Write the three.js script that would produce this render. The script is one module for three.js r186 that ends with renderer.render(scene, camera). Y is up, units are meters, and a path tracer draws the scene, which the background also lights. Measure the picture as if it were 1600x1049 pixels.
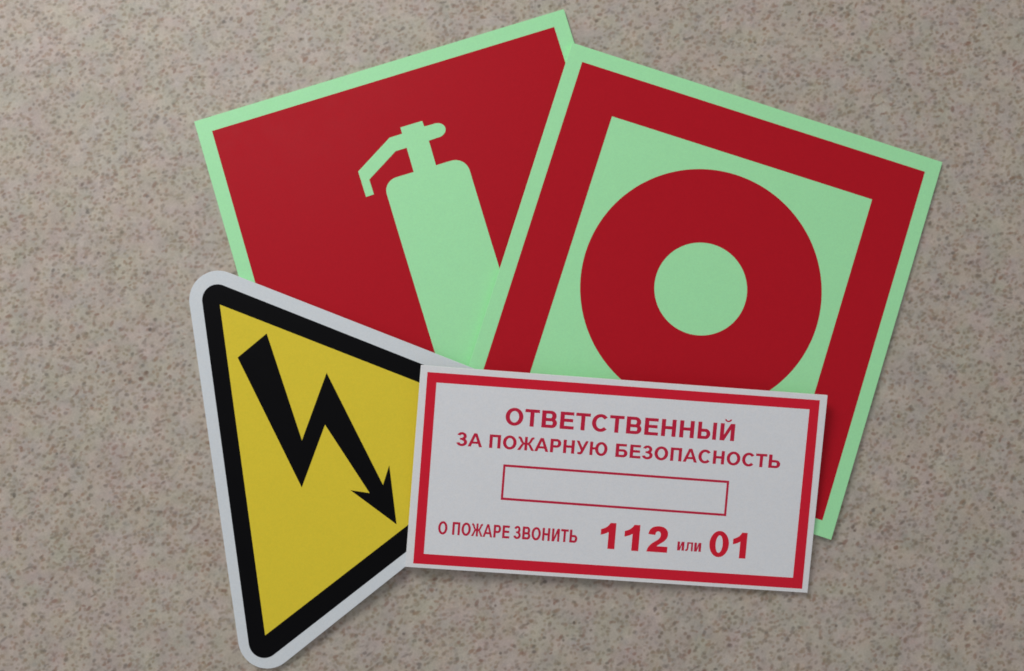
import * as THREE from 'three';
import { mergeGeometries } from 'three/addons/utils/BufferGeometryUtils.js';
import { RectAreaLightUniformsLib } from 'three/addons/lights/RectAreaLightUniformsLib.js';
RectAreaLightUniformsLib.init();

// ---------------------------------------------------------------- camera, exposure, light
const scene = new THREE.Scene();
const camera = new THREE.PerspectiveCamera(50.97, 1024 / 671, 0.01, 20);
{
  const pitch = -0.043679, roll = 0.004718, cp = Math.cos(pitch), sp = Math.sin(pitch), cr = Math.cos(roll), sr = Math.sin(roll);
  camera.position.set(0, 0.35647, 0);
  camera.focus = 0.282; camera.userData.fStop = 12;   // a phone lens focused a little short of the table
  camera.up.set(0, -sp, -cp);
  camera.lookAt(sr, 0.35647 - cp * cr, sp * cr);
}
const renderer = new THREE.WebGLRenderer({ antialias: true });
renderer.setSize(1024, 671);
renderer.toneMapping = THREE.LinearToneMapping;
renderer.toneMappingExposure = 1.15;
renderer.shadowMap.enabled = true;
scene.background = new THREE.Color().setRGB(0.28, 0.28, 0.285);   // the dim room around the table
// one large soft lamp high up beyond the far left corner of the frame
const LAMP = { at: [-0.62, 0.9, -0.8], w: 0.5, h: 0.5, nits: 9.4, color: new THREE.Color().setRGB(1.0, 0.99, 0.975) };

// ---------------------------------------------------------------- helpers
function rng(seed) { let s = seed >>> 0; return () => { s = (s + 0x6d2b79f5) >>> 0; let t = Math.imul(s ^ (s >>> 15), 1 | s); t = (t + Math.imul(t ^ (t >>> 7), 61 | t)) ^ t; return ((t ^ (t >>> 14)) >>> 0) / 4294967296; }; }
const MM = 0.001, V2 = (p) => new THREE.Vector2(p[0], p[1]);
const shapeOf = (pts, ...holes) => { const s = new THREE.Shape(pts.map(V2)); for (const h of holes) s.holes.push(new THREE.Path(h.map(V2))); return s; };
const rect = (x0, y0, x1, y1) => [[x0, y0], [x1, y0], [x1, y1], [x0, y1]];
const ellipse = (cx, cy, rx, ry, n = 48, a0 = 0, a1 = Math.PI * 2, closed = true) => Array.from({ length: closed ? n : n + 1 }, (_, i) => { const a = a0 + ((a1 - a0) * i) / n; return [cx + rx * Math.cos(a), cy + ry * Math.sin(a)]; });
// uv in metres from the position in the plane of the sign
function planarUV(g) { const p = g.attributes.position, uv = new Float32Array(p.count * 2); for (let i = 0; i < p.count; i++) { uv[2 * i] = p.getX(i) + 0.37 * p.getY(i); uv[2 * i + 1] = -p.getZ(i) + 0.61 * p.getY(i); } g.setAttribute('uv', new THREE.BufferAttribute(uv, 2)); return g; }
// an outline given in millimetres on the sign (x to the right, y towards its lower edge) becomes a sheet from height h0 to h1
function sheet(shapes, h0, h1, bevel = 0) {
  const depth = h1 - h0 - 2 * bevel;
  const g = new THREE.ExtrudeGeometry(shapes, { depth, bevelEnabled: bevel > 0, bevelThickness: bevel, bevelSize: bevel, bevelOffset: -bevel, bevelSegments: 2, curveSegments: 24 });
  g.translate(0, 0, h0 + bevel).rotateX(-Math.PI / 2).scale(MM, MM, MM);
  return planarUV(g);
}
const down = (pts) => pts.map(([x, y]) => [x, -y]);
const T = 2, INK0 = T - 0.05, INK1 = T + 0.06, INK2 = T + 0.12;
function part(name, geometry, material, parent, label) {
  const m = new THREE.Mesh(geometry, material); m.name = name; m.castShadow = m.receiveShadow = true; parent.add(m);
  if (label) m.userData.label = label;
  return m;
}
// a sign lying tilted in the stack: c = centre of its face, u = its right-hand direction, n = its face normal
function sign(name, label, category, c, u, n, group) {
  const o = new THREE.Group(); o.name = name;
  const N = new THREE.Vector3(...n).normalize(), U = new THREE.Vector3(...u).addScaledVector(N, -new THREE.Vector3(...u).dot(N)).normalize(), W = new THREE.Vector3().crossVectors(U, N);
  o.quaternion.setFromRotationMatrix(new THREE.Matrix4().makeBasis(U, N, W));
  o.position.set(...c).multiplyScalar(MM).addScaledVector(N, -T * MM);
  o.userData = { label, category }; if (group) o.userData.group = group;
  scene.add(o);
  return o;
}

// ---------------------------------------------------------------- procedural textures
function dataTex(data, n, srgb, period) {
  const t = new THREE.DataTexture(data, n, n, THREE.RGBAFormat); t.wrapS = t.wrapT = THREE.RepeatWrapping; t.magFilter = THREE.LinearFilter; t.minFilter = THREE.LinearMipmapLinearFilter; t.generateMipmaps = true;
  if (srgb) t.colorSpace = THREE.SRGBColorSpace;
  t.repeat.set(1 / period, 1 / period); t.needsUpdate = true;
  return t;
}
// tiling value noise on a grid of `cells`, sampled for n x n pixels
function valueNoise(n, cells, seed) {
  const r = rng(seed), g = Float32Array.from({ length: cells * cells }, () => r()), out = new Float32Array(n * n);
  for (let y = 0; y < n; y++) {
    const fy = (y / n) * cells, y0 = Math.floor(fy), ty = fy - y0, sy = ty * ty * (3 - 2 * ty), a = (y0 % cells) * cells, b = ((y0 + 1) % cells) * cells;
    for (let x = 0; x < n; x++) {
      const fx = (x / n) * cells, x0 = Math.floor(fx), tx = fx - x0, sx = tx * tx * (3 - 2 * tx), x1 = (x0 + 1) % cells, xx = x0 % cells;
      out[y * n + x] = (g[a + xx] * (1 - sx) + g[a + x1] * sx) * (1 - sy) + (g[b + xx] * (1 - sx) + g[b + x1] * sx) * sy - 0.5;
    }
  }
  return out;
}
// speckled beige laminate: pale ground with soft mottling, thousands of small grey, brown and rusty flecks
const TABLE_PERIOD = 0.56, TN = 2048;
function laminate() {
  const c = document.createElement('canvas'); c.width = c.height = TN;
  const x = c.getContext('2d'), r = rng(7), k = TN / TABLE_PERIOD / 1000;   // pixels per millimetre
  x.fillStyle = 'rgb(187,176,164)'; x.fillRect(0, 0, TN, TN);
  const blob = (px, py, rx, ry, a, style, alpha) => {
    const wrap = (q) => (q < 40 ? [0, TN] : q > TN - 40 ? [0, -TN] : [0]);
    for (const ox of wrap(px)) for (const oy of wrap(py)) {
      x.save(); x.translate(px + ox, py + oy); x.rotate(a); x.scale(rx * 1.04, ry * 1.04); x.fillStyle = style;
      x.globalAlpha = alpha * 0.45; x.beginPath(); x.arc(0, 0, 1.25, 0, 7); x.fill();
      x.globalAlpha = alpha * 0.7; x.beginPath(); x.arc(0, 0, 0.85, 0, 7); x.fill();
      x.restore();
    }
  };
  const pick = (list) => list[Math.floor(r() * list.length)];
  // pale and tinted grains of the ground
  for (let i = 0; i < 42000; i++) blob(r() * TN, r() * TN, (0.5 + r() * 0.9) * k, (0.4 + r() * 0.6) * k, 0.6 + (r() - 0.5) * 1.6, pick(['#c4b9ae', '#bcae9f', '#aa9d91', '#b4aba2', '#b09d90', '#a39a8e', '#bfaea1', '#a8a098', '#c3b8ab', '#a39585']), 0.3 + r() * 0.4);
  // faint flecks
  for (let i = 0; i < 44000; i++) blob(r() * TN, r() * TN, (0.55 + r() * 0.55) * k, (0.45 + r() * 0.4) * k, 0.4 + (r() - 0.5) * 1.2, pick(['#93846f', '#8f806f', '#987f6c', '#8b7d70', '#94836d', '#997c6c']), 0.25 + r() * 0.4);
  // clear darker flecks, some drawn out
  for (let i = 0; i < 10000; i++) {
    const long = r() < 0.13, s = 0.55 + r() * 0.45;
    blob(r() * TN, r() * TN, (long ? s * (1.4 + r() * 0.9) : s * (1 + r() * 0.3)) * k, s * (long ? 0.62 : 0.88) * k, 0.4 + (r() - 0.5) * (long ? 0.7 : 1.6), pick(['#776c61', '#6e665c', '#7b6b5d', '#69615a', '#7c7166', '#716a5d']), 0.14 + r() * 0.36);
  }
  // rusty ones
  for (let i = 0; i < 1800; i++) { const s = 0.5 + r() * 0.6; blob(r() * TN, r() * TN, s * (1 + r() * 0.8) * k, s * 0.8 * k, 0.6 + (r() - 0.5) * 1.6, pick(['#87634f', '#7c5a4a', '#8d6d55', '#775648']), 0.22 + r() * 0.36); }
  // darkest pips
  for (let i = 0; i < 800; i++) { const s = 0.5 + r() * 0.35; blob(r() * TN, r() * TN, s * (1 + r() * 0.5) * k, s * k, 0.6 + (r() - 0.5) * 2, pick(['#534b44', '#574f47', '#5a4c42']), 0.25 + r() * 0.3); }
  const px = x.getImageData(0, 0, TN, TN).data, low = valueNoise(TN, 46, 11), mid = valueNoise(TN, 150, 12), hue = valueNoise(TN, 70, 13), hue2 = valueNoise(TN, 85, 14), fine = valueNoise(TN, 1024, 15);
  const col = new Uint8Array(TN * TN * 4), bump = new Uint8Array(TN * TN * 4);
  for (let i = 0; i < TN * TN; i++) {
    const m = 1 + low[i] * 0.04 + mid[i] * 0.07 + fine[i] * 0.07;
    const lum = (px[i * 4] + px[i * 4 + 1] + px[i * 4 + 2]) / 765;
    col[i * 4] = Math.min(255, px[i * 4] * (m + hue[i] * 0.035)); col[i * 4 + 1] = Math.min(255, px[i * 4 + 1] * (m - hue[i] * 0.012 + hue2[i] * 0.015)); col[i * 4 + 2] = Math.min(255, px[i * 4 + 2] * (m - hue2[i] * 0.04)); col[i * 4 + 3] = 255;
    const b = Math.max(0, Math.min(255, 128 + mid[i] * 120 + fine[i] * 40 + (lum - 0.6) * 120));
    bump[i * 4] = bump[i * 4 + 1] = bump[i * 4 + 2] = b; bump[i * 4 + 3] = 255;
  }
  return { map: dataTex(col, TN, true, TABLE_PERIOD), bump: dataTex(bump, TN, false, TABLE_PERIOD) };
}
const lam = laminate();
// faint unevenness of printed plastic: colour grain near white, and a bump of a few microns
function grain() {
  const n = 1024, a = valueNoise(n, 512, 21), b = valueNoise(n, 170, 22), d = valueNoise(n, 40, 23), e = valueNoise(n, 9, 24);
  const col = new Uint8Array(n * n * 4), bump = new Uint8Array(n * n * 4), rough = new Uint8Array(n * n * 4);
  for (let i = 0; i < n * n; i++) {
    const v = 249 + a[i] * 7 + b[i] * 1.5 + d[i] * 1;
    col[i * 4] = v + b[i] * 2; col[i * 4 + 1] = v; col[i * 4 + 2] = v - b[i] * 2; col[i * 4 + 3] = 255;
    bump[i * 4] = bump[i * 4 + 1] = bump[i * 4 + 2] = 128 + a[i] * 70 + b[i] * 40 + d[i] * 30; bump[i * 4 + 3] = 255;
    rough[i * 4] = rough[i * 4 + 1] = rough[i * 4 + 2] = 215 + b[i] * 24 + d[i] * 26 + e[i] * 24; rough[i * 4 + 3] = 255;
  }
  return { map: dataTex(col, n, true, 0.21), bump: dataTex(bump, n, false, 0.21), rough: dataTex(rough, n, false, 0.21) };
}
const gr = grain();
const plastic = (name, r, g, b, roughness, bumpScale = 0.0000025) => {
  const m = new THREE.MeshPhysicalMaterial({ map: gr.map, roughnessMap: gr.rough, bumpMap: gr.bump, bumpScale, roughness, metalness: 0 });
  m.name = name; m.color.setRGB(r, g, b); return m;
};
const M = {
  green: plastic('photoluminescent green film', 0.44, 0.98, 0.50, 0.65),
  red: plastic('printed red', 0.54, 0.009, 0.021, 0.62),
  white: plastic('white plastic', 0.76, 0.81, 0.85, 0.6),
  rim: plastic('white pvc', 0.91, 0.92, 0.94, 0.6),
  paper: plastic('matt white print', 0.89, 0.91, 0.945, 0.65),
  scarlet: plastic('scarlet ink', 0.78, 0.010, 0.036, 0.6),
  letter: plastic('crimson letter ink', 0.64, 0.014, 0.058, 0.6),
  yellow: plastic('yellow film', 0.86, 0.68, 0.040, 0.6),
  black: plastic('black ink', 0.003, 0.003, 0.004, 0.6),
};
M.red.specularIntensity = 0.2; M.black.specularIntensity = 0.15; M.scarlet.specularIntensity = M.letter.specularIntensity = M.yellow.specularIntensity = 0.5;

// ---------------------------------------------------------------- table
{
  const g = new THREE.BoxGeometry(1.5, 0.028, 1.1, 1, 1, 1).translate(0, -0.014, 0);
  const p = g.attributes.position, n = g.attributes.normal, uv = g.attributes.uv;
  for (let i = 0; i < p.count; i++) { const sx = Math.abs(n.getX(i)) > 0.5, sz = Math.abs(n.getZ(i)) > 0.5; uv.setXY(i, sx ? p.getZ(i) : p.getX(i), sx || sz ? p.getY(i) : -p.getZ(i)); }
  const m = new THREE.MeshStandardMaterial({ map: lam.map, bumpMap: lam.bump, bumpScale: 0.00006, roughness: 0.58, metalness: 0 }); m.name = 'speckled laminate';
  const t = part('tabletop', g, m, scene); t.userData = { kind: 'structure', label: 'speckled beige laminate tabletop under the fanned signs' };
}

// ---------------------------------------------------------------- sign with the extinguisher
{
  const s = sign('fire_extinguisher_sign', 'square red sign with pale green extinguisher picture, partly under the other three', 'sign', [-37.0553, 2, -58.5339], [0.95437, 0, -0.29862], [0, 1, 0]);
  part('panel', sheet(shapeOf(down([[-97.98, -100], [99.86, -100], [97.98, 100], [-99.86, 100]])), 0, T, 0.18), M.green, s);
  part('red_field', sheet(shapeOf(down([[-90.58, -92.5], [92.2, -92.4], [91.2, 92.4], [-92.9, 92.4]])), INK0, INK1), M.red, s);
  const k = [[1.5, -65.73], [13.1, -65.7], [13.25, -62.6], ...ellipse(18.6, -58.75, 4.75, 3.75, 14, -1.75, 1.75, false), [13.35, -54.9], [13.1, -41.65], [20.4, -41.65],
    ...ellipse(21.2, -34.1, 7.5, 7.5, 12, -Math.PI / 2, 0, false), [28.3, 1.4], [28.0, 84.5], [26.5, 87], [-14, 87], [-15.6, 84.5], [-15.3, -12.2], ...ellipse(-8.0, -34.9, 7.1, 6.9, 12, Math.PI, Math.PI * 1.5, false),
    [1.25, -41.75], [1.5, -54.77], [-4.39, -54.76], [-21.4, -44.77], [-21.4, -36.8], [-25.6, -36.7], [-25.6, -50.4], [-5.31, -62.3], [1.4, -62.4]];
  part('extinguisher_symbol', sheet(shapeOf(down(k)), INK0, INK2), M.green, s);
}
// ---------------------------------------------------------------- sign with the ring
{
  const s = sign('fire_alarm_sign', 'square red and pale green sign with a large red ring', 'sign', [96.54680, 3.88212, -39.38371], [0.95189, -0.01116, 0.30623], [0.01299, 0.99991, -0.00393]);
  part('panel', sheet(shapeOf(down([[-99.57, -100.06], [99.38, -100.06], [99.08, 100.06], [-98.88, 100.06]])), 0, T, 0.18), M.green, s);
  part('red_frame', sheet(shapeOf(down([[-91.64, -92.0], [92.08, -92.4], [92.05, 92.17], [-91.3, 92.17]]), down([[-68.75, -69.9], [70.25, -70.3], [70.3, 70.2], [-68.75, 70.2]])), INK0, INK1), M.red, s);
  part('red_ring', sheet(shapeOf(ellipse(0.55, -0.35, 61.1, 61.1, 160), ellipse(0.3, -0.4, 23.5, 23.5, 96)), INK0, INK1), M.red, s);
}
// ---------------------------------------------------------------- triangular warning sign
function roundedTriangle(lines, r) {   // each line by two points, in order round the triangle
  const meet = ([a, b], [c, d]) => { const x1 = b[0] - a[0], y1 = b[1] - a[1], x2 = d[0] - c[0], y2 = d[1] - c[1], t = ((c[0] - a[0]) * y2 - (c[1] - a[1]) * x2) / (x1 * y2 - y1 * x2); return [a[0] + t * x1, a[1] + t * y1]; };
  const v = [meet(lines[0], lines[1]), meet(lines[1], lines[2]), meet(lines[2], lines[0])], out = [];
  for (let i = 0; i < 3; i++) {
    const p = v[i], a = v[(i + 2) % 3], b = v[(i + 1) % 3];
    const da = Math.atan2(a[1] - p[1], a[0] - p[0]), db = Math.atan2(b[1] - p[1], b[0] - p[0]);
    let w = db - da; while (w > Math.PI) w -= 2 * Math.PI; while (w < -Math.PI) w += 2 * Math.PI;
    const half = Math.abs(w) / 2, mid = da + w / 2, c = [p[0] + (r / Math.sin(half)) * Math.cos(mid), p[1] + (r / Math.sin(half)) * Math.sin(mid)];
    const s0 = da - (Math.sign(w) * Math.PI) / 2, sweep = -Math.sign(w) * (Math.PI - Math.abs(w));
    const st = mid + Math.PI - sweep / 2;
    for (let k = 0; k <= 16; k++) { const g = st + (sweep * k) / 16; out.push([c[0] + r * Math.cos(g), c[1] + r * Math.sin(g)]); }
  }
  return out;
}
{
  const s = sign('electric_hazard_sign', 'yellow and black triangular sign with lightning bolt and white rim', 'sign', [-84.19666, 5.33027, 43.85620], [0.98887, 0.04418, -0.14210], [-0.04285, 0.99900, 0.01241]);
  part('panel', sheet(shapeOf(down(roundedTriangle([[[-62.1, 84.8], [-64.9, -85.3]], [[-31.37, -91.44], [54.57, -42.9]], [[25, 58.9], [-41.1, 97.6]]], 14.6))), 0, T, 0.18), M.white, s);
  const yel = [[-49.5, -82.7], [97.7, 0], [-48.2, 82.7]];
  part('black_border', sheet(shapeOf(down(roundedTriangle([[[-56.9, 83.1], [-58.2, -85.3]], [[-44.54, -90.9], [47.5, -38.5]], [[27.3, 51.2], [-44.4, 92.1]]], 7.8)), down(yel)), INK0, INK1), M.black, s);
  part('yellow_field', sheet(shapeOf(down(yel)), INK0, INK1 - 0.02), M.yellow, s);
  part('lightning_bolt', sheet(shapeOf(down([[-43.94, -55.04], [-27.79, -64.85], [-17.24, -9.62], [-0.47, -41.07], [19.92, 17.67], [24.31, 8.53], [23.92, 37.56], [3.62, 18.01], [12.84, 20.7], [-4.74, -15.84], [-20.42, 13.27]])), INK0, INK2), M.black, s);
}

// ---------------------------------------------------------------- lettering: outlines in units of 716 to a capital's height
const arc = (cx, cy, rx, ry, tx, ty, a0, a1) => { const D = Math.PI / 180, n = 28; return shapeOf([...ellipse(cx, cy, rx, ry, n, a0 * D, a1 * D, false), ...ellipse(cx, cy, rx - tx, ry - ty, n, a1 * D, a0 * D, false)]); };
const ring = (cx, cy, rx, ry, tx, ty) => shapeOf(ellipse(cx, cy, rx, ry), ellipse(cx, cy, rx - tx, ry - ty));
const bowl = (x1, y0, y1, s, hb, x0 = 0) => {   // a closed bowl on a stem
  const ry = (y1 - y0) / 2, rx = ry * 0.95, cy = (y0 + y1) / 2, h = Math.PI / 2;
  return shapeOf([[x0, y0], ...ellipse(x1 - rx, cy, rx, ry, 16, -h, h, false), [x0, y1]], [[x0 + s, y0 + hb], ...ellipse(x1 - rx, cy, rx - s, ry - hb, 16, -h, h, false), [x0 + s, y1 - hb]]);
};
const bar = (x0, y0, x1, y1) => shapeOf(rect(x0, y0, x1, y1));
const flip = (pts, w) => pts.map(([x, y]) => [w - x, y]);
const zheUp = [[470, 400], [575, 425], [630, 510], [672, 610], [725, 690], [800, 716], [870, 716], [870, 612], [825, 606], [790, 570], [745, 460], [690, 385], [600, 345], [470, 330]], zheLow = [[470, 385], [590, 390], [680, 345], [900, 0], [742, 0], [575, 290], [470, 310]];
const i_ = (w, s) => shapeOf([[0, 716], [s, 716], [s, 240], [w - s - 20, 716], [w, 716], [w, 0], [w - s, 0], [w - s, 470], [s + 20, 0], [0, 0]]);
const curve = (f) => { const s = new THREE.Shape(); f(s); return s; };
function glyphs(S, H) {   // S: thickness of stems, H: of horizontal strokes; each glyph is [width, shapes]
  const soft = (x1 = 545) => [bowl(x1, 0, 430, S, H), bar(0, 380, S, 716)];
  return {
  'О': [700, [ring(350, 358, 350, 372, S + 10, H + 2)]],
  'Т': [565, [shapeOf([[0, 716], [565, 716], [565, 716 - H], [282 + S / 2, 716 - H], [282 + S / 2, 0], [282 - S / 2, 0], [282 - S / 2, 716 - H], [0, 716 - H]])]],
  'В': [568, [bowl(568, 0, 408, S, H), bowl(535, 408 - H, 716, S, H)]],
  'Е': [520, [shapeOf([[0, 0], [520, 0], [520, H], [S, H], [S, 368 - H / 2], [482, 368 - H / 2], [482, 368 + H / 2], [S, 368 + H / 2], [S, 716 - H], [506, 716 - H], [506, 716], [0, 716]])]],
  'С': [640, [arc(350, 358, 350, 372, S + 10, H + 2, 40, 318)]],
  'Н': [570, [shapeOf([[0, 0], [S, 0], [S, 366 - H / 2], [570 - S, 366 - H / 2], [570 - S, 0], [570, 0], [570, 716], [570 - S, 716], [570 - S, 366 + H / 2], [S, 366 + H / 2], [S, 716], [0, 716]])]],
  'Ы': [780, [...soft(530), bar(780 - S, 0, 780, 716)]],
  'И': [580, [i_(580, S)]],
  'Й': [580, [i_(580, S), arc(290, 905, 140, 125, 62, 60, 185, 355)]],
  'З': [530, [arc(255, 520, 235, 208, S - 4, H - 6, 165, -88), arc(260, 205, 270, 217, S, H - 6, 90, -168), bar(165, 318, 275, 418)]],
  'А': [700, [shapeOf([[0, 0], [272, 716], [428, 716], [700, 0], [550, 0], [492, 160], [208, 160], [150, 0]], [[350, 556], [252, 276], [448, 276]])]],
  'П': [565, [shapeOf([[0, 0], [S, 0], [S, 716 - H], [565 - S, 716 - H], [565 - S, 0], [565, 0], [565, 716], [0, 716]])]],
  'Ж': [900, [bar(450 - S * 0.46, 0, 450 + S * 0.46, 716), shapeOf(zheUp), shapeOf(zheLow), shapeOf(flip(zheUp, 900)), shapeOf(flip(zheLow, 900))]],
  'Р': [545, [bowl(545, 258, 716, S, H), bar(0, 0, S, 300)]],
  'У': [640, [shapeOf([[490, 716], [640, 716], [385, 130], [338, 45], [270, -2], [180, -12], [82, 5], [82, 118], [150, 106], [205, 116], [240, 150], [262, 205]]), shapeOf([[0, 716], [152, 716], [365, 290], [262, 200]])]],
  'Ю': [940, [bar(0, 0, S, 716), bar(120, 308, 320, 424), ring(612, 358, 328, 372, S + 8, H + 2)]],
  'Б': [555, [bowl(555, 0, 430, S, H), bar(0, 380, S, 716), bar(120, 716 - H, 500, 716)]],
  'Ь': [545, soft()],
  '1': [405, [curve((s) => { s.moveTo(405, 0); s.lineTo(214, 0); s.lineTo(214, 468); s.bezierCurveTo(160, 428, 90, 398, 0, 378); s.lineTo(0, 532); s.bezierCurveTo(130, 570, 205, 630, 246, 720); s.lineTo(405, 720); })]],
  '2': [558, [curve((s) => { s.moveTo(14, 493); s.bezierCurveTo(25, 640, 120, 728, 290, 728); s.bezierCurveTo(450, 728, 545, 645, 545, 510); s.bezierCurveTo(545, 400, 480, 330, 380, 260); s.bezierCurveTo(320, 218, 285, 195, 262, 165); s.lineTo(558, 165); s.lineTo(558, 0); s.lineTo(0, 0); s.bezierCurveTo(10, 120, 80, 215, 215, 300); s.bezierCurveTo(310, 360, 350, 420, 350, 485); s.bezierCurveTo(350, 545, 325, 585, 278, 585); s.bezierCurveTo(230, 585, 208, 550, 202, 478); })]],
  '0': [540, [ring(270, 360, 270, 368, 172, 122)]],
  'и': [470, [i_(470, S)]],
  'л': [500, [shapeOf([[95, 716], [500, 716], [500, 0], [375, 0], [375, 600], [212, 600], [206, 270], [178, 80], [120, 4], [0, -8], [0, 112], [58, 124], [85, 260]])]],
};
}
const BOLD = glyphs(158, 130), NARROW = glyphs(166, 124);
// left edge, right edge and advance of each letter in a plain bold grotesque
const METRICS = { 'О': [42, 736, 778], 'Т': [21, 590, 611], 'В': [73, 679, 722], 'Е': [73, 620, 667], 'С': [48, 673, 722], 'Н': [73, 649, 722], 'Ы': [73, 814, 885], 'И': [73, 652, 724], 'Й': [73, 652, 724], 'З': [29, 562, 604], 'А': [0, 719, 722], 'П': [73, 646, 719], 'Ж': [8, 874, 882], 'Р': [73, 625, 667], 'У': [10, 625, 635], 'Ю': [73, 977, 1018], 'Б': [73, 676, 720], 'Ь': [73, 669, 720] };
// a word from x0 to x1 on the baseline y, letters h high (millimetres on the sign); one mesh per word
function word(text, x0, x1, y, h, material, parent, name, GLYPH = BOLD) {
  const list = [...text], of = (ch) => METRICS[ch] ?? [40, 40 + GLYPH[ch][0], 90 + GLYPH[ch][0]], at = []; let pen = 0;
  for (const ch of list) { at.push(pen + of(ch)[0]); pen += of(ch)[2]; }
  const first = at[0], last = list.length - 1, end = at[last] + of(list[last])[1] - of(list[last])[0], sx = (x1 - x0) / (end - first), sy = h / 716, gs = [];
  list.forEach((ch, i) => GLYPH[ch][1].forEach((shape, j) => {
    const fit = (of(ch)[1] - of(ch)[0]) / GLYPH[ch][0], { shape: pts, holes } = shape.extractPoints(14), f = (p) => [x0 + (at[i] - first + p.x * fit) * sx, -y + p.y * sy];
    gs.push(sheet(shapeOf(pts.map(f), ...holes.map((q) => q.map(f))), INK0, INK1 + j * 0.008));
  }));
  return part(name, mergeGeometries(gs), material, parent);
}
// ---------------------------------------------------------------- white notice on top
{
  const s = sign('fire_safety_notice', 'white rectangular notice with red border and lettering, on top of the other signs', 'notice', [52.83305, 10.22022, 55.91509], [0.99692, -0.02575, 0.07402], [0.01889, 0.99559, 0.09186]);
  part('panel', sheet(shapeOf(down([[-99.18, -49.41], [99.73, -49.41], [99.31, 49.3], [-99.87, 49.6]])), 0, T, 0.18), M.rim, s);
  part('white_field', sheet(shapeOf(down([[-93, -44], [93.5, -44], [93.5, 45], [-93.5, 45]])), INK0, INK0 + 0.07), M.paper, s);
  part('red_border', sheet(shapeOf(down([[-95.75, -46.4], [96.05, -46.7], [96.35, 47.4], [-96.1, 47.55]]), down([[-91.1, -41.65], [91.4, -41.9], [91.25, 42.15], [-91.3, 42.5]])), INK0, INK1), M.scarlet, s);
  word('ОТВЕТСТВЕННЫЙ', -56.6, 55.65, -23.6, 8.4, M.letter, s, 'lettering');
  word('ЗА', -79.4, -66.9, -11.8, 6.6, M.letter, s, 'lettering');
  word('ПОЖАРНУЮ', -63.5, -5.9, -11.8, 6.6, M.letter, s, 'lettering');
  word('БЕЗОПАСНОСТЬ', -1.85, 79.5, -11.75, 6.6, M.letter, s, 'lettering');
  part('name_box', sheet(shapeOf(down([[-55.9, -4.25], [55.15, -3.9], [55.2, 13.7], [-55.9, 13.25]]), down([[-54.8, -3.1], [54.05, -2.75], [54.1, 12.55], [-54.8, 12.1]])), INK0, INK1), M.letter, s, 'thin empty red outlined box');
  word('О', -85.2, -80.7, 32.2, 6.35, M.letter, s, 'lettering', NARROW);
  word('ПОЖАРЕ', -78.3, -50.3, 32.1, 6.35, M.letter, s, 'lettering', NARROW);
  word('ЗВОНИТЬ', -48.3, -17.0, 32.0, 6.35, M.letter, s, 'lettering', NARROW);
  word('1', -5.75, 1.55, 33.9, 12.9, M.scarlet, s, 'digit'); word('1', 6.0, 13.4, 34.05, 12.9, M.scarlet, s, 'digit'); word('2', 17.45, 27.6, 33.9, 12.7, M.scarlet, s, 'digit');
  word('или', 32.45, 44.25, 32.3, 4.4, M.letter, s, 'lettering', NARROW);
  word('0', 48.2, 57.85, 34.2, 12.75, M.scarlet, s, 'digit'); word('1', 59.8, 66.65, 34.2, 12.8, M.scarlet, s, 'digit');
}

// ---------------------------------------------------------------- the lamp that lights the table, outside the frame
{
  const o = new THREE.Group(); o.name = 'ceiling_lamp'; o.userData = { label: 'square white ceiling lamp panel above the table, beyond the top left', category: 'lamp' };
  o.position.set(...LAMP.at); o.lookAt(0, 0, 0); scene.add(o);
  const white = new THREE.MeshStandardMaterial({ color: 0xd8d8d8, roughness: 0.6 }), glow = new THREE.MeshStandardMaterial({ color: 0x222222, emissive: LAMP.color, emissiveIntensity: 1.0 });
  part('housing', new THREE.BoxGeometry(LAMP.w + 0.03, LAMP.h + 0.03, 0.05).translate(0, 0, -0.03), white, o);
  part('diffuser', new THREE.BoxGeometry(LAMP.w, LAMP.h, 0.01).translate(0, 0, 0.001), glow, o);
  const l = new THREE.RectAreaLight(LAMP.color, LAMP.nits, LAMP.w, LAMP.h); l.name = 'lamp_light';
  l.position.copy(o.position).addScaledVector(new THREE.Vector3(...LAMP.at).normalize(), -0.02); l.lookAt(0, 0, 0); scene.add(l);
}
renderer.render(scene, camera);
